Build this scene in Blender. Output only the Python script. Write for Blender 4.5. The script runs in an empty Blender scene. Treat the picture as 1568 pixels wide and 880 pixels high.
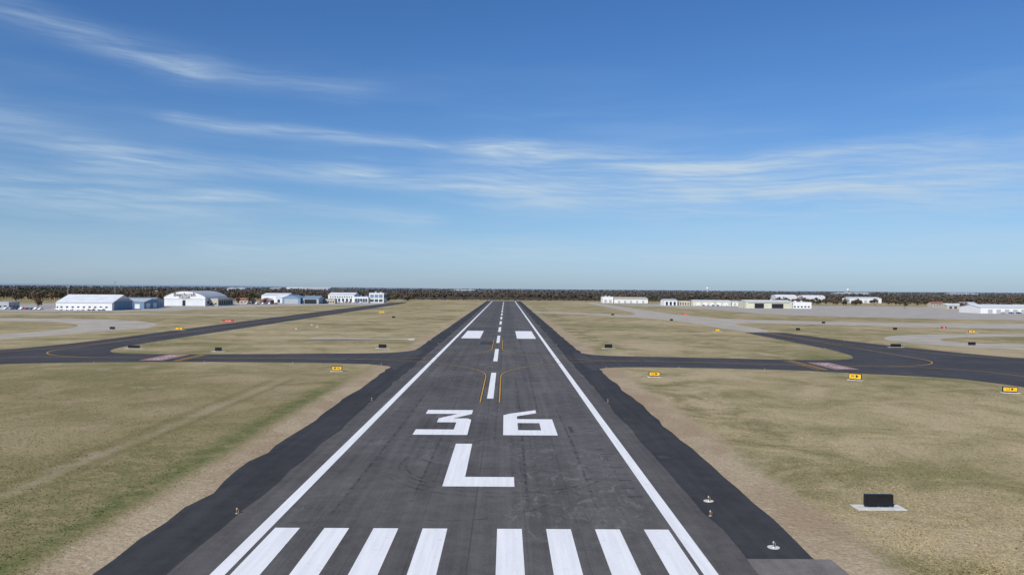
import bpy, bmesh, math, random
import numpy as np
from mathutils import Matrix, Vector
random.seed(4); rng=np.random.default_rng(7)
scn=bpy.context.scene
col=scn.collection

# ------------------------------------------------------------------ nodes
class NT:
    def __init__(s,nt): s.nt=nt
    def n(s,t,**k):
        x=s.nt.nodes.new(t)
        for a,b in k.items(): setattr(x,a,b)
        return x
    def put(s,sock,v):
        if isinstance(v,bpy.types.NodeSocket): s.nt.links.new(v,sock)
        elif v is not None:
            if isinstance(v,(tuple,list)) and sock.type=='RGBA' and len(v)==3: v=(*v,1)
            sock.default_value=v
    def m(s,op,a,b=None,c=None,clamp=False):
        x=s.n('ShaderNodeMath',operation=op,use_clamp=clamp)
        s.put(x.inputs[0],a)
        if b is not None: s.put(x.inputs[1],b)
        if c is not None: s.put(x.inputs[2],c)
        return x.outputs[0]
    def v(s,op,a,b=None,scale=None,out=0):
        x=s.n('ShaderNodeVectorMath',operation=op)
        s.put(x.inputs[0],a)
        if b is not None: s.put(x.inputs[1],b)
        if scale is not None: s.put(x.inputs['Scale'],scale)
        return x.outputs[out]
    def mix(s,f,a,b,bt='MIX'):
        x=s.n('ShaderNodeMix',data_type='RGBA',blend_type=bt)
        s.put(x.inputs[0],f); s.put(x.inputs[6],a); s.put(x.inputs[7],b)
        return x.outputs[2]
    def noise(s,vec,scale,detail=4,rough=.55,dist=0):
        x=s.n('ShaderNodeTexNoise')
        s.put(x.inputs['Vector'],vec); x.inputs['Scale'].default_value=scale
        x.inputs['Detail'].default_value=detail; x.inputs['Roughness'].default_value=rough
        x.inputs['Distortion'].default_value=dist
        return x.outputs['Fac']
    def sm(s,val,a,b,o0=0.,o1=1.):
        x=s.n('ShaderNodeMapRange',interpolation_type='SMOOTHSTEP')
        s.put(x.inputs[0],val)
        s.put(x.inputs[1],a); s.put(x.inputs[2],b); s.put(x.inputs[3],o0); s.put(x.inputs[4],o1)
        return x.outputs[0]
    def band(s,val,a,b,soft):
        return s.m('MULTIPLY',s.sm(val,a-soft,a+soft),s.sm(val,b-soft,b+soft,1.,0.))
    def pos(s):
        g=s.n('ShaderNodeNewGeometry').outputs['Position']
        x=s.n('ShaderNodeSeparateXYZ'); s.put(x.inputs[0],g)
        return g,x.outputs[0],x.outputs[1],x.outputs[2]
    def sc(s,vec,t): return s.v('MULTIPLY',vec,t)

def newmat(name):
    m=bpy.data.materials.new(name); m.use_nodes=True
    nt=m.node_tree; b=nt.nodes['Principled BSDF']
    b.inputs['Roughness'].default_value=.85
    b.inputs['Specular IOR Level'].default_value=.25
    return m,NT(nt),b

def simple(name,c,rough=.7,var=.12,scale=.6,metal=0.,spec=.3):
    m,N,b=newmat(name)
    g,x,y,z=N.pos()
    n=N.noise(g,scale,3,.6)
    f=N.sm(n,.25,.75,1-var,1+var)
    N.put(b.inputs['Base Color'],N.v('SCALE',tuple(c),scale=f))
    b.inputs['Roughness'].default_value=rough; b.inputs['Metallic'].default_value=metal
    b.inputs['Specular IOR Level'].default_value=spec
    return m

def bump(N,b,h,strength,dist):
    x=N.n('ShaderNodeBump'); x.inputs['Strength'].default_value=strength; x.inputs['Distance'].default_value=dist
    N.put(x.inputs['Height'],h); N.put(b.inputs['Normal'],x.outputs[0])

# ---------------- grass / soil
def grass_mat(name):
    m,N,b=newmat(name)
    g,x,y,z=N.pos()
    big=N.noise(g,.016,3,.6); mid=N.noise(N.sc(g,(1,.85,1)),.075,7,.74,.6)
    sml=N.noise(g,.40,5,.74,.3); fin=N.noise(g,3.0,3,.75)
    k=N.m('ADD',N.m('MULTIPLY',big,1.0),N.m('MULTIPLY',mid,1.5))
    k=N.m('ADD',k,N.m('MULTIPLY',sml,.5))
    leftn=N.m('MULTIPLY',N.sm(x,10,-30),N.sm(y,185,130))
    k=N.m('ADD',k,N.m('MULTIPLY',leftn,.10))
    # dry straw -> tan -> olive tufts -> green
    base=N.mix(N.sm(k,1.30,1.50),(.430,.345,.205),(.345,.280,.155))
    base=N.mix(N.sm(k,1.46,1.70),base,(.235,.205,.095))
    base=N.mix(N.sm(k,1.68,1.92),base,(.150,.160,.060))
    base=N.mix(N.m('MULTIPLY',leftn,.42),base,(.225,.180,.085))
    base=N.mix(N.m('MULTIPLY',N.sm(sml,.54,.76),.55),base,(.43,.345,.215))
    base=N.mix(N.m('MULTIPLY',N.sm(sml,.46,.28),.50),base,(.185,.158,.075))
    wob=N.m('ADD',x,N.m('MULTIPLY',N.m('SUBTRACT',mid,.5),6.))
    near=N.sm(y,165,120)
    gs=N.m('MULTIPLY',N.band(wob,-29.6,-26.8,1.5),near)
    gs=N.m('MULTIPLY',gs,N.sm(sml,.30,.60,.12,.85))
    base=N.mix(gs,base,(.095,.122,.034))
    # greener hollow further left, near the camera
    gl=N.m('MULTIPLY',N.band(wob,-37.,-30.,3.),N.sm(y,115,70)); base=N.mix(N.m('MULTIPLY',N.m('MULTIPLY',gl,N.sm(sml,.42,.6)),.55),base,(.115,.130,.042))
    gp=N.m('MULTIPLY',N.band(wob,27,37,3.),N.sm(mid,.46,.62)); base=N.mix(N.m('MULTIPLY',gp,.7),base,(.175,.155,.072))
    ax=N.m('ABSOLUTE',N.m('ADD',x,N.m('ADD',N.m('MULTIPLY',N.m('SUBTRACT',sml,.5),3.),N.m('MULTIPLY',N.m('SUBTRACT',mid,.5),4.))))
    ax=N.m('SUBTRACT',ax,N.sm(x,-10,10,0.,1.0))
    san=N.m('MULTIPLY',N.sm(ax,24.4,27.2,1.,0.),N.sm(fin,.15,.6,.6,1.))
    san=N.m('MULTIPLY',san,N.sm(y,200,600,.88,.35))
    base=N.mix(san,base,N.mix(N.sm(mid,.38,.62),(.33,.240,.155),(.46,.36,.245)))
    worn=N.noise(g,.11,4,.7); base=N.mix(N.m('MULTIPLY',N.sm(worn,.58,.70),.6),base,(.385,.285,.195))
    tx=N.m('ADD',x,N.m('MULTIPLY',N.m('SUBTRACT',worn,.5),2.2))
    ty=N.sm(y,152,138)
    tr=N.m('MULTIPLY',N.band(tx,-39.,-38.2,.7),ty)
    base=N.mix(N.m('MULTIPLY',tr,N.sm(sml,.35,.65,.12,.62)),base,(.36,.30,.21))
    edge=N.m('MULTIPLY',N.m('ADD',N.band(tx,-41.4,-39.9,.5),N.band(tx,-37.6,-36.6,.4)),ty); base=N.mix(N.m('MULTIPLY',edge,.38),base,(.145,.135,.055))
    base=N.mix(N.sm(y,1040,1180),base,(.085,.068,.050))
    base=N.mix(N.sm(y,2200,8000),base,(.20,.24,.28))  # distance haze painted into the far ground as a bluish tint
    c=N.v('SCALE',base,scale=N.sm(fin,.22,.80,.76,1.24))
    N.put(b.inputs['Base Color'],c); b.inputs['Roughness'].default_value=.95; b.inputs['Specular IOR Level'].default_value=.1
    bump(N,b,N.noise(g,1.1,4,.75),.65,.30)
    return m
def blade_mat(name):
    m,N,b=newmat(name)
    g,x,y,z=N.pos()
    mid=N.noise(N.sc(g,(1,.85,1)),.075,3,.7,.6)
    leftn=N.sm(x,10,-30)
    base=N.mix(N.sm(mid,.42,.60),(.37,.30,.17),(.23,.20,.095)); base=N.mix(N.m('MULTIPLY',leftn,.5),base,(.23,.19,.085))
    wob=N.m('ADD',x,N.m('MULTIPLY',N.m('SUBTRACT',mid,.5),6.))
    base=N.mix(N.m('MULTIPLY',N.band(wob,-29.6,-26.8,1.5),.7),base,(.12,.15,.045))
    a=N.n('ShaderNodeAttribute',attribute_name='tint').outputs['Fac']
    N.put(b.inputs['Base Color'],N.v('SCALE',base,scale=a)); b.inputs['Roughness'].default_value=.95
    return m

def asphalt(name,c,lanes=0.,patch=.0):
    m,N,b=newmat(name)
    g,x,y,z=N.pos()
    big=N.noise(g,.06,4,.65); st=N.noise(N.sc(g,(1,.025,1)),.9,4,.65); fin=N.noise(g,7,3,.75); mid=N.noise(g,.5,5,.75,.3)
    f=N.m('ADD',N.sm(big,.3,.7,.84,1.16),N.sm(st,.3,.7,-.13,.13))
    f=N.m('ADD',f,N.sm(fin,.3,.7,-.14,.14)); f=N.m('ADD',f,N.sm(mid,.33,.68,-.11,.12))
    if lanes:
        fr=N.m('FRACT',N.m('MULTIPLY',x,1/lanes))
        d=N.m('MULTIPLY',N.m('ABSOLUTE',N.m('SUBTRACT',fr,.5)),lanes)
        d=N.m('ADD',d,N.m('MULTIPLY',N.m('SUBTRACT',st,.5),.03))
        seam=N.sm(d,lanes/2-.10,lanes/2-.02); f=N.m('SUBTRACT',f,N.m('MULTIPLY',seam,.13))
        cell=N.n('ShaderNodeTexWhiteNoise',noise_dimensions='1D'); N.put(cell.inputs['W'],N.m('FLOOR',N.m('MULTIPLY',x,1/lanes)))
        f=N.m('ADD',f,N.m('MULTIPLY',N.m('SUBTRACT',cell.outputs[0],.5),.13))
    c2=N.v('SCALE',tuple(c),scale=f)
    if patch:
        s=N.noise(N.sc(g,(1,.5,1)),.9,6,.75,1.2)
        area=N.m('ADD',N.noise(g,.045,2,.5),N.m('MULTIPLY',N.m('MULTIPLY',N.band(x,3.5,13,2.),N.band(y,52,85,8)),.24))
        k=N.m('MULTIPLY',N.sm(s,.50,.72),N.sm(area,.45,.66)); k=N.m('MULTIPLY',k,patch)
        c2=N.mix(k,c2,(.30,.285,.27))
        ax=N.m('ABSOLUTE',x); wp=N.band(ax,1.6,5.8,1.2)
        rb=N.m('MULTIPLY',wp,N.sm(y,190,330)); rb=N.m('MULTIPLY',rb,N.sm(st,.35,.6,.12,.32))
        c2=N.mix(rb,c2,(.055,.055,.055))
    N.put(b.inputs['Base Color'],c2); b.inputs['Roughness'].default_value=.9; b.inputs['Specular IOR Level'].default_value=.2
    bump(N,b,fin,.2,.02)
    return m

def concrete(name,c,slab=6.):
    m,N,b=newmat(name)
    g,x,y,z=N.pos()
    n=N.noise(g,.09,5,.65); fin=N.noise(g,4,3,.7)
    def jt(a):
        fr=N.m('FRACT',N.m('MULTIPLY',a,1/slab)); return N.sm(N.m('ABSOLUTE',N.m('SUBTRACT',fr,.5)),.47,.495)
    j=N.m('MAXIMUM',jt(x),jt(y))
    f=N.m('SUBTRACT',N.m('ADD',N.sm(n,.3,.7,.85,1.12),N.sm(fin,.3,.7,-.06,.06)),N.m('MULTIPLY',j,.22))
    N.put(b.inputs['Base Color'],N.v('SCALE',tuple(c),scale=f))
    return m

def paint(name,c,wear=.35,under=(.12,.115,.11)):
    m,N,b=newmat(name)
    g,x,y,z=N.pos()
    n=N.noise(g,1.2,6,.75,.6); st=N.noise(N.sc(g,(1,.04,1)),2.5,3,.6); fin=N.noise(g,11,2,.7)
    f=N.m('ADD',N.sm(st,.3,.7,.92,1.03),N.sm(fin,.3,.7,-.04,.04))
    cc=N.v('SCALE',tuple(c),scale=f)
    k=N.m('MULTIPLY',N.sm(n,.56,.76),wear)
    N.put(b.inputs['Base Color'],N.mix(k,cc,under))
    b.inputs['Roughness'].default_value=.75
    return m

M={}
M['grass']=grass_mat('dry_grass'); M['blade']=blade_mat('grass_blades')
M['run']=asphalt('runway_asphalt',(.106,.098,.094),lanes=3.81,patch=.45)
M['old']=asphalt('old_asphalt',(.17,.152,.136),patch=.2)
M['shoulder']=asphalt('new_asphalt',(.045,.044,.045))
M['strip']=asphalt('grooved_asphalt',(.100,.092,.087),patch=.28)
M['taxi']=asphalt('taxiway_asphalt',(.060,.058,.060),lanes=0)
M['conc']=concrete('taxiway_concrete',(.43,.38,.31))
M['apron']=concrete('apron_concrete',(.40,.365,.315))
M['padc']=simple('white_concrete',(.62,.60,.56),.9,.12,1.5)
M['white']=paint('white_paint',(.83,.82,.81),.28)
M['yellow']=paint('yellow_paint',(.55,.31,.06),.5)
M['red']=paint('faded_red_paint',(.34,.20,.18),.95,(.24,.20,.185))
M['redleg']=paint('faded_white_paint',(.60,.55,.53),.9,(.25,.21,.2))
M['blackp']=simple('black_paint',(.02,.02,.021),.8)
M['joint']=simple('joint_sealant',(.07,.067,.065),.8)
M['wallw']=simple('white_metal_wall',(.74,.74,.73),.55,.05,.2)
M['wallg']=simple('grey_metal_wall',(.40,.42,.44),.55,.08,.2)
M['wallb']=simple('blue_metal_wall',(.17,.27,.38),.5,.08,.2)
M['walld']=simple('dark_metal_wall',(.10,.12,.15),.5,.08,.2)
M['tan']=simple('tan_wall',(.48,.43,.34),.7,.08,.2)
M['olive']=simple('cream_wall',(.58,.57,.44),.7,.1,.2)
M['roofw']=simple('white_metal_roof',(.66,.68,.70),.5,.08,.15)
M['roofg']=simple('grey_metal_roof',(.46,.47,.49),.5,.1,.15)
M['roofb']=simple('blue_metal_roof',(.20,.29,.40),.5,.08,.15)
M['roofr']=simple('red_brown_roof',(.25,.13,.10),.8,.15,.3)
M['dark']=simple('dark_opening',(.02,.022,.026),.5)
M['glass']=simple('tinted_glass',(.05,.08,.12),.12,.1,.3,spec=.6)
M['black']=simple('black_board',(.014,.014,.016),.45,.2,2.)
M['signy']=simple('yellow_sign_face',(.80,.47,.03),.5,.06,2.)
M['signr']=simple('red_sign_face',(.55,.06,.045),.5,.06,2.)
M['orange']=simple('orange_enamel',(.40,.25,.13),.5,.08,4.)
M['metal']=simple('galvanised_steel',(.42,.43,.44),.45,.1,2.,.6)
M['lens']=simple('lens_glass',(.45,.44,.40),.1,.02,1.,spec=.7)
M['tyre']=simple('tyre_rubber',(.02,.02,.02),.8)
for k,c in dict(cw=(.75,.76,.77),cs=(.35,.36,.38),cd=(.04,.045,.055),cr=(.35,.03,.03),cb=(.05,.11,.25)).items(): M[k]=simple('car_paint_'+k,c,.3,.03,1.,spec=.6)

# ------------------------------------------------------------------ mesh helpers
def obj(name,me,mat=None,parent=None):
    o=bpy.data.objects.new(name,me); col.objects.link(o)
    if mat is not None:
        for mm in (mat if isinstance(mat,(list,tuple)) else [mat]): me.materials.append(mm)
    if parent: o.parent=parent
    return o
def empty(name,loc=(0,0,0),rz=0):
    o=bpy.data.objects.new(name,None); o.empty_display_size=.5; col.objects.link(o)
    o.location=loc; o.rotation_euler[2]=rz; return o
def pyd(name,v,f,mat,parent=None):
    me=bpy.data.meshes.new(name); me.from_pydata([tuple(a) for a in v],[],f); me.update(); return obj(name,me,mat,parent)
class MB:
    def __init__(s): s.v=[];s.f=[];s.mi=[]
    def box(s,x0,x1,y0,y1,z0,z1,mi=0):
        i=len(s.v); s.v+=[(x0,y0,z0),(x1,y0,z0),(x1,y1,z0),(x0,y1,z0),(x0,y0,z1),(x1,y0,z1),(x1,y1,z1),(x0,y1,z1)]
        s.f+=[(i,i+3,i+2,i+1),(i+4,i+5,i+6,i+7),(i,i+1,i+5,i+4),(i+1,i+2,i+6,i+5),(i+2,i+3,i+7,i+6),(i+3,i,i+4,i+7)]; s.mi+=[mi]*6
    def cone(s,cx,cy,z0,z1,r0,r1,mi=0,n=12):
        i=len(s.v)
        for r,z in((r0,z0),(r1,z1)):
            for k in range(n):
                a=2*math.pi*k/n; s.v.append((cx+r*math.cos(a),cy+r*math.sin(a),z))
        for k in range(n):
            j=(k+1)%n; s.f.append((i+k,i+j,i+n+j,i+n+k)); s.mi.append(mi)
        s.f.append(tuple(i+n+k for k in range(n))); s.mi.append(mi)
        s.f.append(tuple(i+k for k in reversed(range(n)))); s.mi.append(mi)
    def rect(s,x0,x1,y0,y1,z,mi=0):
        i=len(s.v); s.v+=[(x0,y0,z),(x1,y0,z),(x1,y1,z),(x0,y1,z)]; s.f.append((i,i+1,i+2,i+3)); s.mi.append(mi)
    def poly(s,pts,z=None,mi=0):
        i=len(s.v); s.v+=[(p[0],p[1],z) if z is not None else p for p in pts]; s.f.append(tuple(range(i,i+len(pts)))); s.mi.append(mi)
    def line(s,pts,w,z,mi=0):
        P=[Vector(p) for p in pts]; L=[];R=[]
        for k,p in enumerate(P):
            a=P[max(k-1,0)]; b=P[min(k+1,len(P)-1)]; t=(b-a).normalized(); n=Vector((-t.y,t.x))*w/2
            L.append(p+n); R.append(p-n)
        i=len(s.v)
        for a,b in zip(L,R): s.v+=[(a.x,a.y,z),(b.x,b.y,z)]
        for k in range(len(P)-1):
            s.f.append((i+2*k,i+2*k+1,i+2*k+3,i+2*k+2)); s.mi.append(mi)
    def make(s,name,mats,parent=None,bevel=0,smooth=False):
        me=bpy.data.meshes.new(name); me.from_pydata(s.v,[],s.f); 
        o=obj(name,me,mats,parent); me.polygons.foreach_set('material_index',s.mi)
        bm=bmesh.new(); bm.from_mesh(me); bmesh.ops.recalc_face_normals(bm,faces=bm.faces)
        bm.to_mesh(me); bm.free(); me.update()
        if bevel:
            b=o.modifiers.new('bevel','BEVEL'); b.width=bevel; b.segments=2
        return o

def chaikin(P,it=2):
    P=[Vector(p) for p in P]
    for _ in range(it):
        Q=[]
        for k in range(len(P)):
            a=P[k]; b=P[(k+1)%len(P)]; Q+=[a*.75+b*.25,a*.25+b*.75]
        P=Q
    return P
def sheet(name,pts,z,mat,smooth=2,jit=.12,step=2.5,parent=None):
    P=chaikin(pts,smooth) if smooth else [Vector(p) for p in pts]
    Q=[]
    for k in range(len(P)):
        a=P[k]; b=P[(k+1)%len(P)]; L=(b-a).length; st=step*max(1,(a+b).length/2/150)
        n=max(1,int(L/st))
        for i in range(n):
            q=a.lerp(b,i/n); Q.append((q.x+random.gauss(0,jit),q.y+random.gauss(0,jit),z))
    me=bpy.data.meshes.new(name); bm=bmesh.new()
    f=bm.faces.new([bm.verts.new(q) for q in Q]); f.normal_update()
    if f.normal.z<0: f.normal_flip()
    bmesh.ops.triangulate(bm,faces=[f]); bm.to_mesh(me); bm.free()
    return obj(name,me,mat,parent)

# ------------------------------------------------------------------ ground
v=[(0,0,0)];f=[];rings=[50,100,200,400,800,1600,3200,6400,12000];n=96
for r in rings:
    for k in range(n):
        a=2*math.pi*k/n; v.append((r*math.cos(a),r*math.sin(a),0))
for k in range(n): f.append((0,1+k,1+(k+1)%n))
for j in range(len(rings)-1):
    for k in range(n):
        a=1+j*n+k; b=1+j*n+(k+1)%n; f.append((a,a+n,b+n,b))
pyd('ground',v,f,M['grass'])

RE=1015.
sheet('runway_shoulder',[(-22.4,-60),(22.4,-60),(22.5,49.3),(22.4,RE+12),(-22.4,RE+12)],.004,M['shoulder'],0,.17,1.2)
sheet('runway_blast_pad',[(-17,-60),(23.2,-60),(23.2,49.2),(17.9,49.2),(-17,46)],.008,M['old'],0,.05)
sheet('taxiway',[(20,158),(23.5,169),(35,170),(62,167),(76,160),(91.3,153.5),(97,139),(99,100),(101,40),(120,40),(122,120),(128,165),(150,180),(230,185),(230,200),(150,198),(136.4,199),(130.8,213.5),(126,231.7),(120,262.7),(115.5,308),(115.5,312),(98.5,312),(98.5,300),(97.6,251),(96.5,216),(93.5,200),(87.8,191),(72,190),(56,193.8),(26.4,198),(22.5,206),(20,214)],.012,M['taxi'],2,.12)
sheet('taxiway',[(-20,155),(-23,171),(-38,174.8),(-68,175.5),(-89,172.3),(-108,167.8),(-122,150),(-126,60),(-144,60),(-142,150),(-134,190),(-126,217),(-124,243),(-125,290),(-126,400),(-125,900),(-105,900),(-105,400),(-105,285),(-105,233),(-104.4,211),(-99,197.5),(-90,194.4),(-75.7,194),(-43.9,198.8),(-24,203),(-20,226)],.012,M['taxi'],2,.12)
sheet('runway_margin',[(-17.7,-50),(17.7,-50),(17.8,RE+5),(-17.8,RE+5)],.016,M['strip'],0,.12,1.3)
mb=MB()
for y0 in range(-60,1000,20): mb.rect(-15.6,15.6,y0,min(y0+20,RE),.020)
mb.make('runway',M['run'])
sheet('concrete_taxiway',[(22,545),(50,520),(98.3,440),(98.3,314),(115.7,314),(116,405),(150,392),(201,370),(300,338),(450,318),(450,352),(320,376),(215,412),(150,440),(116,470),(116,960),(98,960),(98,480),(60,545),(22,575)],.016,M['conc'],2,.1)
sheet('concrete_taxiway',[(144,288),(160,304),(213,318),(400,318),(400,302),(215,300),(175,290),(156,274),(154,262),(165,250),(260,232),(400,230),(400,214),(250,212),(158,226),(139,246),(134,265)],.008,M['conc'],2,.1)
sheet('concrete_taxiway',[(-146,60),(-160,150),(-172,240),(-168,290),(-172,318),(-190,345),(-215,365),(-330,372),(-330,392),(-212,396),(-175,375),(-152,345),(-142,316),(-146,290),(-158,235),(-150,150),(-134,60)],.008,M['conc'],2,.1)
sheet('concrete_taxiway',[(-126,440),(-200,452),(-330,450),(-330,462),(-200,466),(-126,456)],.008,M['conc'],1,.1)
sheet('apron',[(-420,485),(-235,492),(-215,600),(-190,700),(-110,735),(-110,835),(-215,842),(-420,860)],.010,M['apron'],1,.1)
sheet('apron',[(190,520),(330,455),(700,445),(720,800),(400,860),(160,900),(120,905),(120,850),(180,700)],.010,M['apron'],1,.1)
sheet('concrete_taxiway',[(240,390),(600,392),(600,418),(225,420)],.006,M['conc'],1,.1)
sheet('concrete_pad',[(-62,257.5),(-28,259.5),(-27.5,252),(-29.2,252),(-30,257),(-62,255.6)],.008,M['padc'],0,.05)
sheet('drainage_swale',[(-62,252),(-40,256),(-38,253),(-50,247),(-62,246)],.006,M['old'],2,.3)

# ------------------------------------------------------------------ markings
W=MB(); z=.026
def wr(x0,x1,y0,y1): W.rect(x0,x1,y0,y1,z)
for s in(-1,1):
    for y0 in range(-40,1000,20): wr(*sorted((s*14.35,s*15.25)),y0,min(y0+20,1010))
    for k in range(4):
        a=1.78+k*3.5; wr(*sorted((s*a,s*(a+1.76))),9.4,55.1)
    wr(*sorted((s*6.3,s*12.8)),263,309)
y0=120.
while y0<960: wr(-.5,.5,y0,y0+36.6); y0+=61
W.poly([(-3.1,66.8),(3.15,66.8),(3.15,70.2),(-1.3,70.2),(-1.3,85.1),(-3.1,85.1)],z)
W.poly([(-8.5,90.2),(-2.1,90.2),(-2.1,93.6),(-8.5,93.6)],z)
W.poly([(-8.5,105.2),(-2.2,105.2),(-2.2,108.5),(-8.5,108.5)],z)
W.poly([(-3.9,93.6),(-2.1,93.6),(-2.1,100.6),(-2.6,101.6),(-6.4,101.6),(-6.4,98.6),(-3.9,98.6)],z)
W.poly([(-6.4,101.6),(-4.5,101.6),(-2.2,105.2),(-4.1,105.2)],z)
W.poly([(2.1,90.2),(8.5,90.2),(8.5,93.4),(2.1,93.4)],z)
W.poly([(2.1,93.4),(3.9,93.4),(3.9,103.6),(6.6,106.2),(6.6,108.8),(2.9,105.6),(2.1,104.3)],z)
W.poly([(3.9,98.4),(6.7,98.4),(6.7,93.4),(8.5,93.4),(8.5,101.3),(3.9,101.3)],z)
W.make('runway_marking',M['white'])
Y=MB()
def arc(cx,cy,r,a0,a1,n=22): return [(cx+r*math.cos(math.radians(a0+(a1-a0)*i/n)),cy+r*math.sin(math.radians(a0+(a1-a0)*i/n))) for i in range(n+1)]
for s in(-1,1):
    a=[(s*1.45,116)]+[(s*1.45,116+q) for q in range(5,33,5)]+[(s*(1.45+p[0]),p[1]) for p in [(34-34*math.cos(math.radians(t)),150+34*math.sin(math.radians(t))) for t in range(0,91,5)]]
    b=[(s*1.45,255)]+[(s*(1.45+34-34*math.cos(math.radians(t))),218-34*math.sin(math.radians(t))) for t in range(0,91,5)]
    for P in(a,b):
        Y.line(P,.46,.030,1); Y.line(P,.21,.036,0)
c=[(35.4,184),(50,182),(62,179),(75,176),(88,175)]+arc(88,195,20,-90,0,14)+[(108,220),(107.5,260),(107,310)]
Y.line(c,.28,.030,0)
c=[(88,175)]+arc(88,155,20,90,0,12)+[(109,120),(110,60)]; Y.line(c,.24,.034,0)
Y.line([(107,306),(112,240),(125,205),(150,190),(228,192)],.24,.038,0)
c=[(-35.4,184),(-50,185),(-90,184)]+arc(-94,206,22,-90,-180,14)+[(-116,240),(-115,400),(-115,890)]; Y.line(c,.28,.030,0)
c=[(-90,184)]+arc(-104,160,24,90,170,12)+[(-132,120),(-135,64)]; Y.line(c,.28,.034,0)
Y.line([(-131,100),(-128,180),(-120,215),(-116,240)],.24,.040,0)
Y.line([(98.9,306),(98.2,250),(97.2,218)],.15,.03,0); Y.line([(114.6,300),(119,262),(125,232)],.15,.03,0)
for x0,ya,yb in((-73.5,176.5,193.5),(71.8,166.5,189)):
    for o in(0,.5): Y.line([(x0+o,ya),(x0+o,yb)],.26,.030,0)
    s=1 if x0<0 else -1
    for o in(1.1,1.6):
        yy=ya
        while yy<yb-.9: Y.line([(x0+s*o,yy),(x0+s*o,yy+.9)],.26,.030,0); yy+=1.8
Y.make('taxiway_marking',[M['yellow'],M['blackp']])
def textmesh(name,body,size,loc,rot,mat,parent=None,ext=.0,align='CENTER'):
    c=bpy.data.curves.new(name,'FONT'); c.body=body; c.size=size; c.align_x=align; c.align_y='CENTER'; c.extrude=ext
    o=bpy.data.objects.new(name,c); col.objects.link(o)
    me=bpy.data.meshes.new_from_object(o); bpy.data.objects.remove(o)
    me.materials.clear()
    o=obj(name,me,mat,parent); o.location=loc; o.rotation_euler=rot; return o
for x,yc,rz in((-79.,185,90),(77.,175.5,-90)):
    e=empty('hold_position_marking',(x,yc,0),math.radians(rz))
    q=MB(); q.rect(-8,8,-2.7,2.7,.032); q.make('red_panel',M['red'],e)
    textmesh('legend','36L-18R',3.7,(0,0,.037),(0,0,0),M['redleg'],e)
m,N,b=newmat('tyre_scuff')
g,x,y,zz=N.pos(); nn=N.noise(g,.8,5,.7)
b.inputs['Base Color'].default_value=(.035,.034,.034,1)
tr=N.n('ShaderNodeBsdfTransparent'); mx=N.n('ShaderNodeMixShader')
N.put(mx.inputs[0],N.sm(nn,.4,.7,0.,.42)); N.nt.links.new(tr.outputs[0],mx.inputs[1]); N.nt.links.new(b.outputs[0],mx.inputs[2])
N.nt.links.new(mx.outputs[0],N.nt.nodes['Material Output'].inputs[0]); M['scuff']=m
T=MB(); zt=.021
for i,(cx,cy,r,a0,a1) in enumerate([(1,75,8.2,150,250),(1,75,8.9,160,255),(1.5,74,10.5,200,330),(2,76,11.2,210,345),(-2,66,9,250,330),(0,80,6.5,200,280),(3,72,7.4,280,380)]):
    T.line(arc(cx,cy,r,a0,a1,40),.22,zt+i*.0004)
for x0,ya,yb in((4.1,60,150),(-5.2,62,120),(9.5,56,110),(-10.8,58,140),(1.1,86,230),(6.9,108,260)): T.line([(x0,ya),(x0+.3,(ya+yb)/2),(x0+.1,yb)],.3,.0245)
T.make('tyre_mark',M['scuff'])
P=MB()
for k in range(34):
    yy=64+k*2.6+random.uniform(-.4,.4); x0=12.4+random.uniform(-.5,.2); P.rect(x0,x0+random.uniform(.7,1.4),yy,yy+random.uniform(.12,.3),.0225)
P.rect(-5.5,-1.6,234,247,.0225); P.rect(10.1,10.6,92,96,.0225)
for yy in(78,101,131,160): P.rect(18.0,19.2,yy,yy+1.6,.0225)
P.make('asphalt_patch',M['taxi'])
P=MB(); P.rect(-.04,.03,-40,1000,.0235); P.make('paving_joint',M['joint'])

# ------------------------------------------------------------------ signs
def sign(name,x,y,w,h,face,txt=None,rz=0,pad=True,txtmat=None,padw=.9):
    e=empty(name,(x,y,0),math.radians(rz))
    if pad:
        p=MB(); p.box(-w/2-padw,w/2+padw,-.75,.75,.0,.05); p.make('concrete_pad',M['padc'],e,.01)
    b=MB(); z0=.22
    b.box(-w/2,w/2,-.14,.14,z0,z0+h,0)
    b.box(-w/2-.04,w/2+.04,-.17,.17,z0+h,z0+h+.05,1); b.box(-w/2-.04,w/2+.04,-.17,.17,z0-.05,z0,1)
    for sx in(-w/2-.04,w/2): b.box(sx,sx+.04,-.17,.17,z0,z0+h,1)
    k=max(2,int(w/.9)+1)
    for i in range(k):
        xx=-w/2+.15+(w-.3)*i/(k-1); b.cone(xx,0,.05,z0-.05,.04,.04,2,8); b.cone(xx,0,.05,.08,.1,.1,2,8)
    b.make('board',[M['black'],M['black'],M['metal']],e,.006)
    if face is not M['black']:
        q=MB(); q.box(-w/2+.05,w/2-.05,-.155,-.142,z0+.05,z0+h-.05); q.make('face',face,e)
        if txt: textmesh('legend',txt,h*.72,(0,-.165,z0+h/2),(math.radians(90),0,0),txtmat or M['blackp'],e,.002)
    return e
sign('taxiway_sign',-32,157.5,2.0,.8,M['signy'],'◄ M2',padw=.3)
sign('taxiway_sign',31.6,151,2.1,.8,M['signy'],'L2 ►',padw=.3)
sign('taxiway_sign',69.8,148,2.2,1.,M['signy'],'M ►',-38,padw=.3)
sign('taxiway_sign',88.6,131,2.2,.75,M['signy'],'L3 ►',-15,padw=.3)
sign('distance_sign',-32.2,217,2.1,.9,M['black'])
sign('distance_sign',32.2,223,2.1,.9,M['black'])
sign('distance_sign',32.0,61,2.15,.8,M['black'],padw=.85)
sign('taxiway_sign',-123.8,299,2.8,.9,M['signy'],'L ►')
sign('taxiway_sign',-80,514,3.4,1.,M['signy'],'M3')
sign('taxiway_sign',89.2,315,1.8,.9,M['signy'],'L')
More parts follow.
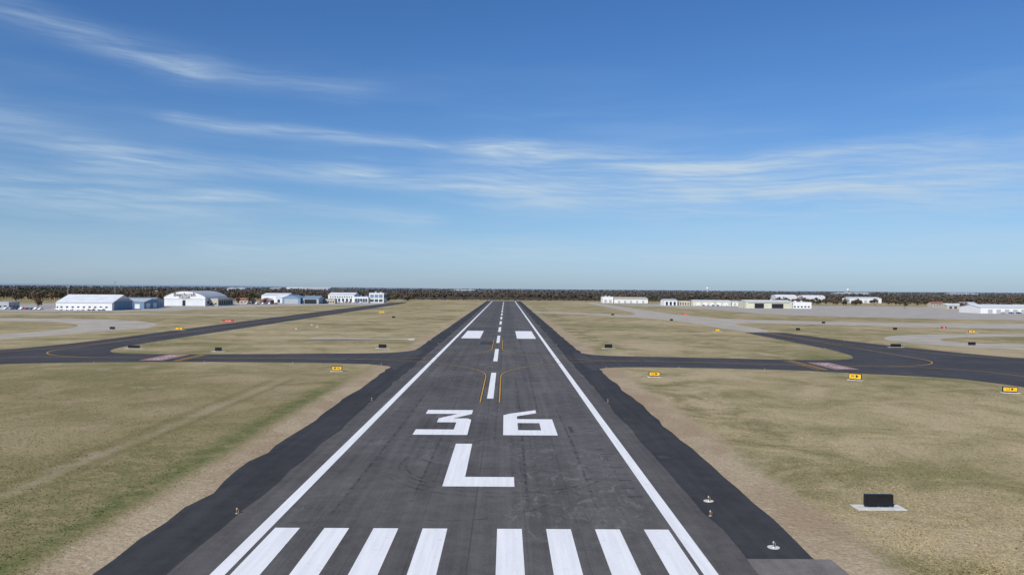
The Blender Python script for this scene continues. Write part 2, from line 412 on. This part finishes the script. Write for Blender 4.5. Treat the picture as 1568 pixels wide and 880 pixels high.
sign('taxiway_sign',197,320,2.8,.9,M['signy'],'L ►')
sign('taxiway_sign',121.9,235,3.,.8,M['black'])
sign('taxiway_sign',-98.7,210.5,3.,.6,M['black'])
sign('runway_hold_sign',-129,366,5.2,1.,M['signr'],'36L-18R',txtmat=M['white'])
sign('runway_hold_sign',121,509,3.,1.,M['signr'],'36L-18R',txtmat=M['white'])
sign('runway_hold_sign',203,351,2.2,.9,M['signr'],'18R',txtmat=M['white'])
sign('runway_hold_sign',-73,203,1.6,.8,M['black'])
for x,y,w in((152,246,2.2),(128,330,1.6),(168,400,1.6),(93,420,1.5),(72,500,1.8),(260,330,2.2),(-60,430,1.6),(-150,300,1.8),(175,340,1.6),(300,370,2.)): sign('taxiway_sign',x,y,w,.8,M['black'],pad=False)

def edge_light(name,x,y,disc=False):
    e=empty(name,(x,y,.02)); e.scale=(.8,.8,.8)
    b=MB()
    if disc:
        b.cone(0,0,0,.03,.50,.50,3,24); b.cone(0,0,.03,.09,.16,.13,1,14)
    else: b.cone(0,0,0,.03,.17,.16,1,14)
    b.cone(0,0,.03,.30,.035,.03,0,8); b.cone(0,0,.30,.36,.05,.09,0,12)
    b.cone(0,0,.36,.42,.09,.09,0,12); b.cone(0,0,.42,.52,.08,.05,2,12); b.cone(0,0,.52,.54,.05,.02,2,12)
    b.box(.14,.17,-.015,.015,.0,.40,0)
    b.make('fixture',[M['orange'],M['metal'],M['lens'],M['padc']],e)
for k in range(17):
    yy=58.5+k*58.7
    if 160<yy<200: continue
    for s in(-1,1): edge_light('runway_edge_light',s*17.95,yy)
edge_light('runway_threshold_light',18.9,62.6,True); edge_light('runway_threshold_light',20.3,51.4,True)
tl=[(24,165),(40,167),(58,165),(-25,170),(-45,172),(-65,173),(-88,170),(96,225),(96.5,260),(97,295),(118,262),(-103,235),(-103,262),(-103,300),(-127,262),(-127,300),(60,195),(40,197),(-50,200),(-60,155)]
for x,y in tl: edge_light('taxiway_edge_light',x,y)
for x,y in((-81.5,310),(-78,330),(-84,345)):
    b=MB(); b.box(-.6,.6,-.4,.4,0,.15,1); b.cone(0,0,.15,1.1,.38,.08,0,14); e=b.make('marker_cone',[M['orange'],M['padc']]); e.location=(x,y,.01)

# ------------------------------------------------------------------ buildings
def prof_arch(a,b,eave,top,n=18):
    h=top-eave; w=(b-a)/2; r=(w*w+h*h)/(2*h); c=(a+b)/2; out=[]
    th=math.asin(min(1,w/r))
    for i in range(n+1):
        t=-th+2*th*i/n; out.append((c+r*math.sin(t),eave+r*math.cos(t)-(r-h)))
    return out
def building(name,x0,x1,y0,y1,eave,top,kind,wall,roof,parts=()):
    cx,cy=(x0+x1)/2,(y0+y1)/2; e=empty(name,(cx,cy,0)); hx,hy=(x1-x0)/2,(y1-y0)/2
    along_x=kind in('gx','ax')
    a=hy if along_x else hx; L=hx if along_x else hy
    if kind=='flat': pr=[(-a,eave),(a,eave)]
    elif kind[0]=='g': pr=[(-a,eave),(0,top),(a,eave)]
    else: pr=prof_arch(-a,a,eave,top)
    def P(u,l,zz): return (l,u,zz) if along_x else (u,l,zz)
    w=MB(); ring=[(-a,0)]+pr+[(a,0)]; n=len(ring)
    for l in(-L,L): w.poly([P(u,l,q) for u,q in ring])
    for i in range(n-1):
        u,q=ring[i];u2,q2=ring[i+1]; w.poly([P(u,-L,q),P(u,L,q),P(u2,L,q2),P(u2,-L,q2)])
    w.make('walls',wall,e)
    r=MB(); ov=.35; th=.22
    if kind=='flat':
        r.box(-hx-.1,hx+.1,-hy-.1,hy+.1,eave+.01,eave+.35); r.box(-hx+.6,hx-.6,-hy+.6,hy-.6,eave+.35,eave+.4)
        if hx>6: r.box(-hx*.4,-hx*.4+1.8,-1,1,eave+.4,eave+1.5); r.box(hx*.3,hx*.3+1.5,0,1.6,eave+.4,eave+1.3)
    else:
        top_=[(u*(1+ov/a),q+th) for u,q in pr]; bot=[(u*(1+ov/a),q+.02) for u,q in pr]
        top_[0]=(top_[0][0],top_[0][1]-.1); top_[-1]=(top_[-1][0],top_[-1][1]-.1)
        m=len(pr)
        for i in range(m-1):
            for A in(top_,bot): r.poly([P(A[i][0],-L-ov,A[i][1]),P(A[i][0],L+ov,A[i][1]),P(A[i+1][0],L+ov,A[i+1][1]),P(A[i+1][0],-L-ov,A[i+1][1])])
            for l in(-L-ov,L+ov): r.poly([P(top_[i][0],l,top_[i][1]),P(top_[i+1][0],l,top_[i+1][1]),P(bot[i+1][0],l,bot[i+1][1]),P(bot[i][0],l,bot[i][1])])
        for i in(0,-1): r.poly([P(top_[i][0],-L-ov,top_[i][1]),P(top_[i][0],L+ov,top_[i][1]),P(bot[i][0],L+ov,bot[i][1]),P(bot[i][0],-L-ov,bot[i][1])])
        if kind[0]=='g':
            r.box(*( (-L,L,-.25,.25) if along_x else (-.25,.25,-L,L)),top+th-.02,top+th+.12)
    r.make('roof',roof,e)
    for i,(nm,side,u0,u1,z0,z1,mt) in enumerate(parts):
        q=MB(); d=.08 if i%2 else .085
        if nm=='hangar_door': d=.05
        if side=='s': q.box(u0*hx,u1*hx,-hy-d,-hy-.004,z0,z1)
        elif side=='e': q.box(hx+.004,hx+d,u0*hy,u1*hy,z0,z1)
        elif side=='w': q.box(-hx-d,-hx-.004,u0*hy,u1*hy,z0,z1)
        q.make(nm,mt,e)
    return e
def wins(side,n,z0,z1,mt,a=-.9,b=.9,fill=.55,nm='window'):
    out=[]; s=(b-a)/n
    for i in range(n): out.append((nm,side,a+s*i+s*(1-fill)/2,a+s*i+s*(1+fill)/2,z0,z1,mt))
    return out
D=M['dark'];G=M['glass']
building('aircraft_hangar',-303,-265,526,557,5.,10.2,'gx',M['wallw'],M['roofw'],wins('s',9,1.6,2.6,G,fill=.4)+[('door','s',-.97,-.92,.1,2.4,D),('hangar_door','e',-.8,.8,.1,6.,M['walld']),('gable_panel','e',-.55,.55,6.1,7.6,M['wallg'])]+wins('e',6,.2,5.8,M['wallb'],-.75,.75,.9,'door_leaf') )
building('office_building',-352,-340,534,546,4.6,4.6,'flat',M['wallg'],M['roofg'],wins('s',3,1.2,2.6,G)+wins('e',3,1.2,2.6,G))
building('metal_shed',-297,-262,566,590,5.,7.,'gx',M['wallb'],M['roofg'],wins('e',2,.2,4,M['wallw'])+wins('s',5,.2,3.5,M['wallw']))
building('metal_shed',-300,-272,600,622,5.6,7.4,'gx',M['wallg'],M['roofb'],wins('e',2,.2,4,M['wallb']))
e=building('aircraft_hangar',-289,-254,660,712,7.4,12.4,'ay',M['wallw'],M['roofg'],wins('s',8,.2,5.4,M['roofw'],-.86,.86,.94,'door_leaf')+[('door_track','s',-.98,.98,5.5,5.9,M['wallg'])]+wins('e',7,2.,4.,G))
q=MB(); q.box(-1.8,.8,-26.16,-26.10,.1,4.8); q.make('doorway',D,e)
textmesh('lettering','Beechcraft',4.4,(0,-26.20,9.5),(math.radians(90),0,0),M['blackp'],e,.03)
textmesh('lettering','TULSAIR',2.6,(0,-26.20,7.0),(math.radians(90),0,0),M['blackp'],e,.03)
building('hangar_annex',-253.8,-246,668,705,6.,6.,'flat',M['tan'],M['roofg'],wins('s',2,1,2.4,G)+wins('e',6,1,4.5,D,fill=.7))
building('brick_house',-258,-243,746,760,3.4,5.8,'gx',M['tan'],M['roofr'],wins('s',4,1,2.2,G))
building('brick_house',-241,-230,764,776,3.2,5.4,'gy',M['roofr'],M['roofg'],wins('s',2,1,2.2,G))
building('warehouse',-256,-229,818,850,7.5,9.6,'gx',M['wallw'],M['roofw'],wins('s',4,.3,4.8,M['wallg']))
building('warehouse',-236,-214,800,817.5,5,7.6,'gx',M['wallw'],M['roofw'],wins('s',4,.3,3.8,G))
building('metal_hangar',-219,-201,766,790,6,8.6,'gy',M['wallb'],M['roofb'],[('hangar_door','s',-.75,.75,.1,4.8,M['wallg'])])
building('metal_hangar',-200,-184,770,796,5.2,7.6,'gx',M['wallg'],M['roofb'],[('hangar_door','s',-.75,.75,.1,4.4,D)])
building('office_building',-183,-172,790,800,4.5,4.5,'flat',M['tan'],M['roofb'],wins('s',4,1,2.6,G))
building('terminal_building',-192,-163.5,846,876,8.2,10.6,'gx',M['wallw'],M['roofw'],wins('s',6,.5,4.5,G)+wins('s',10,5.5,6.8,G))
building('terminal_building',-162.9,-147.3,842,868,6.5,6.5,'flat',M['wallw'],M['roofb'],wins('s',5,.6,4.6,G,fill=.85))
building('terminal_building',-146.9,-131,845,865,10.6,10.6,'flat',M['wallw'],M['roofg'],wins('s',3,1,4,G,fill=.8)+wins('s',3,5.4,9.2,M['wallb'],fill=.85)+wins('e',3,5.4,8.8,G,fill=.85))
building('warehouse',121,134,940,958,7.5,7.5,'flat',M['wallw'],M['roofg'],wins('s',2,.3,4,M['wallg']))
building('warehouse',135,176,938,965,4.8,7.,'gx',M['wallw'],M['tan'],wins('s',5,.3,3.0,M['wallg'],fill=.35))
building('storage_hangar',172,186,822,842,5.4,6.6,'gx',M['wallw'],M['roofg'],wins('s',3,.2,4,D))
building('storage_hangar',188,200,824,840,4.6,4.6,'flat',M['tan'],M['roofg'],wins('s',4,.8,3,D,fill=.4))
building('storage_hangar',201,241,814,828,4.8,5.8,'gx',M['olive'],M['roofw'],wins('s',5,.2,3.6,M['wallw'],fill=.6))
building('storage_hangar',243,262,816,830,4.6,5.6,'gx',M['wallw'],M['roofg'],wins('s',4,.2,3.4,M['tan']))
building('aircraft_hangar',229,273,725,748,6.2,7.4,'gx',M['olive'],M['roofw'],[('doorway','s',-.62,-.22,.1,4.6,D),('doorway','s',.12,.62,.1,4.4,D),('door_track','s',-.9,.9,4.8,5.2,M['walld'])])
building('hangar_annex',273.6,292,727,746,5.8,5.8,'flat',M['wallw'],M['roofw'],wins('s',5,1,2.4,G))
building('aircraft_hangar',433,466,1222,1250,6.5,10,'ax',M['wallw'],M['roofw'],wins('s',3,.2,4,M['wallg']))
building('aircraft_hangar',476,511,1222,1250,6.5,9.6,'ax',M['wallw'],M['roofw'],wins('s',3,.2,4,M['wallg']))
building('warehouse',489,534,1085,1110,6.4,8.,'gx',M['wallw'],M['roofw'],wins('s',5,.2,4,M['wallg']))
building('warehouse',381,470,611,640,4.6,6.6,'gx',M['wallw'],M['roofw'],wins('s',12,.2,3.2,M['wallg']))
building('warehouse',440,462,760,775,3.6,5,'gx',M['tan'],M['roofw'],wins('s',4,.2,2.6,G))
building('brick_house',473,486,845,856,3.4,5.6,'gx',M['tan'],M['roofr'],wins('s',4,.8,2.2,G))
building('brick_house',500,516,835,846,3.4,5.6,'gx',M['roofr'],M['roofg'],wins('s',4,.8,2.2,G))
for x,y,w,h,mt in((-640,2600,90,12.5,'wallg'),(-760,2550,34,12,'roofr'),(-905,2600,60,12,'wallg'),(-840,3300,190,16,'roofw'),(-130,2500,70,11.5,'wallg'),(1020,2300,50,11,'wallg'),(1150,2500,80,12,'wallg'),(1500,2500,90,12,'wallg')):
    building('distant_warehouse',x-w/2,x+w/2,y,y+50,h*.8,h,'gx',M[mt],M['roofg'],wins('s',5,2,h*.6,M['wallg'],fill=.4))

def mast(x,y,h):
    b=MB(); b.cone(0,0,0,h,.35,.18,0,8)
    for zz in(h*.72,h*.9): b.box(-1.6,1.6,-.1,.1,zz,zz+.2)
    for sx in(-1.5,-.5,.5,1.5): b.box(sx-.3,sx+.3,-.35,.3,h*.9+.2,h*.9+.8)
    b.cone(0,0,h,h+2,.06,.03,0,6)
    o=b.make('floodlight_mast',M['metal']); o.location=(x,y,0)
mast(-424,845,22); mast(-478,850,15.5); mast(-372,830,12); mast(-150,900,11); mast(310,800,11)
def tank(x,y,h,r):
    e=empty('water_tower',(x,y,0)); b=MB()
    b.cone(0,0,0,h*.62,r*.3,r*.22,0,16)
    zz=h*.62; N_=8
    for i in range(N_):
        t0=-math.pi/2+math.pi*i/N_; t1=-math.pi/2+math.pi*(i+1)/N_
        b.cone(0,0,zz+h*.19*(1+math.sin(t0)),zz+h*.19*(1+math.sin(t1)),max(.01,r*math.cos(t0)),max(.01,r*math.cos(t1)),0,20)
    b.make('tank',M['wallw'],e)
tank(790,3000,27,4.5); tank(1340,3000,25,5)
e=empty('windsock',(-47,640,0)); b=MB(); b.cone(0,0,0,6,.12,.08,1,8); b.make('pole',[M['orange'],M['metal']],e)
b=MB(); n=12
for i in range(5):
    r0=.45-.05*i;r1=.45-.05*(i+1); k=len(b.v)
    for r,xx in((r0,i*.7),(r1,(i+1)*.7)):
        for q in range(n): a=2*math.pi*q/n; b.v.append((xx,r*math.cos(a),5.6+r*math.sin(a)))
    for q in range(n): j=(q+1)%n; b.f.append((k+q,k+j,k+n+j,k+n+q)); b.mi.append(0)
b.make('sock',[M['orange']],e)

# ------------------------------------------------------------------ cars
def car(x,y,rz,paintm,tall=0):
    e=empty('parked_car',(x,y,0),math.radians(rz)); w=.88
    prof=[(-2.3,.35),(-2.3,.8),(-2.15,.95),(-1.1,1.02),(-.45,1.45+tall),(.95 if not tall else 2.,1.48+tall),(1.75 if not tall else 2.2,1.02),(2.25,.95),(2.32,.7),(2.3,.35)]
    v=[];n=len(prof)
    for s in(-1,1):
        for (a,zz) in prof: v.append((a,s*(w if zz<1.1 else w*.8),zz))
    f=[tuple(range(n)),tuple(range(2*n-1,n-1,-1))]+[(i,i+n,(i+1)%n+n,(i+1)%n) for i in range(n)]
    o=pyd('body',v,f,paintm,e); bm=bmesh.new(); bm.from_mesh(o.data); bmesh.ops.recalc_face_normals(bm,faces=bm.faces); bm.to_mesh(o.data); bm.free()
    b=o.modifiers.new('b','BEVEL'); b.width=.06; b.segments=2
    q=MB()
    for s in(-1,1): q.poly([(-.85,s*.885,1.08),(-.42,s*.76,1.38+tall),(.9,s*.76,1.40+tall),(1.4,s*.885,1.08)])
    q.make('side_windows',M['glass'],e)
    t=MB()
    for a in(-1.4,1.45):
        for s in(-1,1):
            k=len(t.v)
            for yy in(s*.70,s*.90):
                for i in range(12): an=2*math.pi*i/12; t.v.append((a+.33*math.cos(an),yy,.33+.33*math.sin(an)))
            for i in range(12): j=(i+1)%12; t.f.append((k+i,k+j,k+12+j,k+12+i)); t.mi.append(0)
            t.f.append(tuple(k+12+i for i in range(12))); t.mi.append(0)
    t.make('wheels',M['tyre'],e)
pc=['cw','cs','cd','cw','cr','cb','cw']
for i in range(8): car(-338+i*3.4+random.uniform(-.3,.3),528+random.uniform(-.5,.5),90,M[pc[i%7]],.25*(i%3==0))
for i in range(5): car(-298+i*7.2+random.uniform(-1,1),521,0 if i%2 else 180,M[pc[(i*3)%7]])
for i in range(10): car(-245+i*3.1,738+random.uniform(-1,1),90,M[pc[(i*2)%7]],.25*(i%2))
for i in range(10): car(-190+i*4.,835+random.uniform(-1,1),90,M[pc[(i*5)%7]])
for i in range(8): car(205+i*5.,806,90,M[pc[(i*4)%7]])
for i in range(6): car(395+i*6.,604,90,M[pc[(i*4+1)%7]])

# ------------------------------------------------------------------ trees
m,N,b=newmat('autumn_foliage')
a=N.n('ShaderNodeAttribute',attribute_name='leaf').outputs['Color']
N.put(b.inputs['Base Color'],a); b.inputs['Roughness'].default_value=.95; b.inputs['Specular IOR Level'].default_value=.05
M['leaf']=m
pal=np.array([(.092,.070,.048),(.110,.076,.046),(.080,.070,.042),(.060,.066,.034),(.130,.080,.046),(.094,.080,.060),(.115,.098,.072)])
def tree_mass(name,trees,nf,leaf):
    V=[];C=[]
    for (x,y,h,r) in trees:
        base=pal[rng.integers(len(pal))]*rng.uniform(.85,1.12)
        hz=np.clip((y-800)/3600,0,.85); base=base*(1-hz)+np.array((.150,.172,.20))*hz  # aerial haze painted into the leaf colour, bluer with distance
        nb=rng.integers(5,9)
        bc=rng.normal(0,1,(nb,3)); bc/=np.linalg.norm(bc,axis=1)[:,None]
        bc=bc*rng.uniform(.25,.75,(nb,1))*np.array((r,r,h*.34))+np.array((0,0,h*.56))
        br=rng.uniform(.35,.6,nb)*r
        idx=rng.integers(0,nb,nf)
        d=rng.normal(0,1,(nf,3)); d/=np.linalg.norm(d,axis=1)[:,None]
        c=bc[idx]+d*br[idx][:,None]*rng.uniform(.5,1.1,(nf,1)); c[:,2]=np.clip(c[:,2],.5,h)
        nn=d+rng.normal(0,.35,(nf,3)); nn/=np.linalg.norm(nn,axis=1)[:,None]
        t1=np.cross(nn,rng.normal(0,1,(nf,3))); t1/=np.linalg.norm(t1,axis=1)[:,None]
        t2=np.cross(nn,t1)
        s=leaf*rng.uniform(.5,1.2,(nf,1)); c=c+np.array((x,y,0))
        q=np.stack([c-t1*s-t2*s*.6,c+t1*s-t2*s*.7,c+t1*s*.8+t2*s*.7,c-t1*s*.7+t2*s*.8],1)
        V.append(q.reshape(-1,3))
        sh=(.75+.35*np.clip((c[:,2])/h,0,1))*rng.uniform(.85,1.15,nf)  # crown shading put into the leaf colour: darker low, lighter on top
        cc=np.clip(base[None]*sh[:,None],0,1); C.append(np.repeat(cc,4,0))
    V=np.concatenate(V); C=np.concatenate(C)
    me=bpy.data.meshes.new(name)
    tv=[]
    for (x,y,h,r) in trees:
        for (dx,dy,z0,z1,w0,w1) in ((0,0,0,h*.7,.22,.07),(r*.5,.1,h*.3,h*.7,.10,.04),(-r*.45,-.1,h*.35,h*.75,.10,.04)):
            for s in range(2):
                ox,oy=(w0,0) if s==0 else (0,w0); px,py=(w1,0) if s==0 else (0,w1)
                tv+=[(x-ox,y-oy,z0),(x+ox,y+oy,z0),(x+dx+px,y+dy+py,z1),(x+dx-px,y+dy-py,z1)]
    tv=np.array(tv); tc=np.tile(np.array((.10,.085,.07)),(len(tv),1))
    V=np.concatenate([V,tv]); C=np.concatenate([C,tc]); nq=len(V)//4
    me.vertices.add(len(V)); me.vertices.foreach_set('co',V.astype(np.float32).ravel())
    me.loops.add(nq*4); me.loops.foreach_set('vertex_index',np.arange(nq*4,dtype=np.int32))
    me.polygons.add(nq); me.polygons.foreach_set('loop_start',np.arange(0,nq*4,4,dtype=np.int32)); 
    at=me.color_attributes.new('leaf','FLOAT_COLOR','POINT'); at.data.foreach_set('color',np.concatenate([C,np.ones((len(C),1))],1).astype(np.float32).ravel())
    me.update(calc_edges=True); me.validate()
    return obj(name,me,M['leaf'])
def scatter(n,y0,y1,x0f,x1f,h0,h1):
    out=[]
    while len(out)<n:
        y=y0+(y1-y0)*rng.random()**1.3; x=y*rng.uniform(x0f,x1f)
        dens=math.sin(x*.013+y*.004)+math.sin(x*.031-y*.011+2)
        if rng.random()>.70+.2*dens: continue
        h=rng.uniform(h0,h1); out.append((x,y,h,h*rng.uniform(.36,.52)))
    return out
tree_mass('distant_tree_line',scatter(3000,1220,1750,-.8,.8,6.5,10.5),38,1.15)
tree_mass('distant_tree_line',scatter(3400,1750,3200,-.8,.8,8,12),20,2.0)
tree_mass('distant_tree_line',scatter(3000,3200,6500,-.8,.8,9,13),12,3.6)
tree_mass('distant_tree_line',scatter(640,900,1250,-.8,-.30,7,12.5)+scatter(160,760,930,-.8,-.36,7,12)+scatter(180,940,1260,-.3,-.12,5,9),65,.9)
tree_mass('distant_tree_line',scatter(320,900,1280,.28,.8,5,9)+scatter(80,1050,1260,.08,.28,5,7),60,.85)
for (x,y,h) in [(-247,722,8),(-236,728,7),(-240,735,9),(-228,742,7),(-262,735,7),(-306,600,9),(-312,612,10),(-335,560,8),(-360,600,11),(420,700,8),(428,712,9),(455,705,7),(470,716,8),(446,690,7),(490,720,8),(398,760,9),(505,700,7),(520,715,8),(300,850,9),(320,860,8),(345,870,9)]:
    tree_mass('autumn_tree',[(x,y,h,h*.42)],260,.42)
tree_mass('brush_row',[(rng.uniform(-300,420),rng.uniform(1080,1120),rng.uniform(1.5,3.0),rng.uniform(1.5,2.6)) for _ in range(260)],24,.6)

hm=simple('hazy_hill',(.20,.27,.35),1.,.06,.001)  # haze is in the base colour itself, no atmosphere in front
v=[];f=[];n=160
for i in range(n+1):
    x=-9500+ i*(9500+9000)/n
    t=(x+9500)/18500
    h=26*max(0,1-t*2.1)**.6 + 5.5 + 1.5*math.sin(x*.0013)+1.6*math.sin(x*.0031+1)+.8*math.sin(x*.009)
    v+=[(x,9300,-1),(x,9800,h),(x,10800,h*.9),(x,11300,-1)]
for i in range(n):
    for j in range(3): a=4*i+j; f.append((a,a+4,a+5,a+1))
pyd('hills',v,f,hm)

# ------------------------------------------------------------------ grass tufts beside the runway
n=60000
y=46+ (175-46)*rng.random(n)**1.5
side=rng.random(n)<.5
x=np.where(side,-(25.5+ (y*.72-8)*rng.random(n)),26.5+(y*.70-18)*rng.random(n))
k=(y<154)&((np.abs(x)>28)|(rng.random(n)<.35))
k&=~((np.abs(x+38.5)<.6)); k&=~((np.abs(x-32)<2.1)&(np.abs(y-61)<1.)); k&=(x<88)
x=x[k];y=y[k];n=len(x)
h=rng.uniform(.03,.07,n)*(1+.5*(np.sin(x*.7+np.sin(y*.31)*2)*np.sin(y*.5)>.3)); w=rng.uniform(.04,.09,n)
an=rng.uniform(0,math.pi,n); lean=rng.normal(0,.07,(n,2))
V=[]
for da in(0,1.7):
    ca=np.cos(an+da)*w; sa=np.sin(an+da)*w
    V.append(np.stack([np.stack([x-ca,y-sa,np.zeros(n)],1),np.stack([x+ca,y+sa,np.zeros(n)],1),np.stack([x+lean[:,0],y+lean[:,1],h],1)],1).reshape(-1,3))
V=np.concatenate(V); nf=len(V)//3
me=bpy.data.meshes.new('grass'); me.vertices.add(len(V)); me.vertices.foreach_set('co',V.astype(np.float32).ravel())
me.loops.add(nf*3); me.loops.foreach_set('vertex_index',np.arange(nf*3,dtype=np.int32)); me.polygons.add(nf); me.polygons.foreach_set('loop_start',np.arange(0,nf*3,3,dtype=np.int32))
at=me.attributes.new('tint','FLOAT','POINT'); at.data.foreach_set('value',np.repeat(rng.uniform(.85,1.2,nf),3).astype(np.float32))
me.update(calc_edges=True); obj('grass',me,M['blade'])

# ------------------------------------------------------------------ light
EL,AZ=math.radians(38),math.radians(212)
sd=Vector((math.sin(AZ)*math.cos(EL),math.cos(AZ)*math.cos(EL),math.sin(EL)))
l=bpy.data.lights.new('sun','SUN'); l.energy=4.4; l.angle=math.radians(.5); l.color=(1,.955,.885)
o=bpy.data.objects.new('sun',l); col.objects.link(o); o.rotation_euler=sd.to_track_quat('Z','Y').to_euler(); o.location=(0,-100,200)
w=bpy.data.worlds.new('World'); scn.world=w; w.use_nodes=True
N=NT(w.node_tree); bg=w.node_tree.nodes['Background']; STR=.1
sky=N.n('ShaderNodeTexSky',sky_type='NISHITA'); sky.sun_disc=False; sky.sun_elevation=EL; sky.sun_rotation=AZ
sky.air_density=1.; sky.dust_density=.6; sky.ozone_density=2.5; sky.altitude=200
tc=N.n('ShaderNodeTexCoord').outputs['Generated']
s=N.n('ShaderNodeSeparateXYZ'); N.put(s.inputs[0],tc)
R2D=180/math.pi
az=N.m('MULTIPLY',N.m('ARCTAN2',s.outputs[0],s.outputs[1]),R2D)
el=N.m('MULTIPLY',N.m('ARCSINE',s.outputs[2]),R2D)
g1=N.mix(N.sm(el,0,6),(.57,.77,1.18),(.54,.75,1.02))
g2=N.mix(N.sm(el,4,20),g1,(.42,.71,1.06))
skyc=N.v('MULTIPLY',sky.outputs[0],g2)
cb=N.n('ShaderNodeCombineXYZ'); N.put(cb.inputs[0],az); N.put(cb.inputs[1],el); p=cb.outputs[0]
wn=N.n('ShaderNodeTexNoise'); N.put(wn.inputs['Vector'],N.sc(p,(.05,.16,1))); wn.inputs['Scale'].default_value=1.; wn.inputs['Detail'].default_value=4
wv=N.v('MULTIPLY',N.v('SUBTRACT',wn.outputs['Color'],(.5,.5,.5)),(6,2.,0))
pw=N.v('ADD',p,wv)
bands=[((-38,17.6),(-22,14.8),.7,.32),((-22,14.6),(-12,13.8),.6,.18),((-38,11.4),(-26,7.9),.9,.34),((-38,6.3),(-22,5.5),1.1,.44),((-27,8.),(-11,8.2),.6,.30),((-11,8.2),(3,6.4),.8,.38),
 ((-23,11.2),(2,10.3),.35,.42),((0,10.2),(16,8.8),.7,.38),((1,8.2),(30,6.3),1.6,.44),((12,8.7),(30,9.8),.5,.36),((-19,2.9),(36,2.5),.8,.30),((-20,6.),(-7,4.8),.5,.32),((14,6.6),(36,8.),1.5,.34)]
tot=None
for a,b_,wd,st in bands:
    ab=(b_[0]-a[0],b_[1]-a[1],0); L2=ab[0]**2+ab[1]**2
    d=N.v('SUBTRACT',pw,(a[0],a[1],0))
    t=N.m('MULTIPLY',N.v('DOT_PRODUCT',d,ab,out=1),1/L2,clamp=True)
    q=N.v('SUBTRACT',d,N.v('SCALE',ab,scale=t)); q=N.v('MULTIPLY',q,(.32,1,1))
    k=N.sm(N.v('LENGTH',q,out=1),0.,wd*2.8,1.,0.)
    k=N.m('MULTIPLY',N.m('MULTIPLY',k,k),st)
    tot=k if tot is None else N.m('ADD',tot,k)
stk=N.noise(N.sc(pw,(.08,1.3,1)),1.,6,.62,.2)
cb2=N.n('ShaderNodeCombineXYZ'); s2=N.n('ShaderNodeSeparateXYZ'); N.put(s2.inputs[0],pw)
N.put(cb2.inputs[0],N.m('MULTIPLY',s2.outputs[0],.22)); N.put(cb2.inputs[1],N.m('MULTIPLY',N.m('ADD',s2.outputs[1],N.m('MULTIPLY',s2.outputs[0],.10)),3.2))
fine=N.noise(cb2.outputs[0],1.,4,.62,.3)
tot=N.m('MULTIPLY',tot,N.sm(stk,.25,.68,.14,1.2)); tot=N.m('MULTIPLY',tot,N.sm(fine,.25,.7,.60,1.2))
veil=N.noise(N.sc(pw,(.03,.25,1)),1.,4,.6); veil=N.m('MULTIPLY',N.m('MULTIPLY',N.sm(veil,.40,.72),.20),N.sm(el,19,8))
haze=N.sm(el,7,0,0.,.22)
tot=N.m('ADD',N.m('ADD',tot,veil),haze,clamp=True)
c=N.mix(tot,skyc,tuple(q/STR for q in (.50,.63,.76)))
N.put(bg.inputs[0],c); bg.inputs[1].default_value=STR
try: w.cycles.sampling_method='MANUAL'; w.cycles.sample_map_resolution=256
except Exception: pass

# ------------------------------------------------------------------ camera
cam=bpy.data.cameras.new('camera'); co=bpy.data.objects.new('camera',cam); col.objects.link(co)
R=Matrix.Rotation(math.radians(-0.486),4,'Z')@Matrix.Rotation(math.radians(90.052),4,'X')@Matrix.Rotation(math.radians(0.44),4,'Z')
co.matrix_world=Matrix.Translation((2.24,0,17.2))@R
cam.sensor_width=36; cam.lens=1180/1568*36; cam.clip_start=.5; cam.clip_end=30000
scn.camera=co
scn.view_settings.view_transform='Standard'; scn.view_settings.look='None'; scn.view_settings.exposure=0
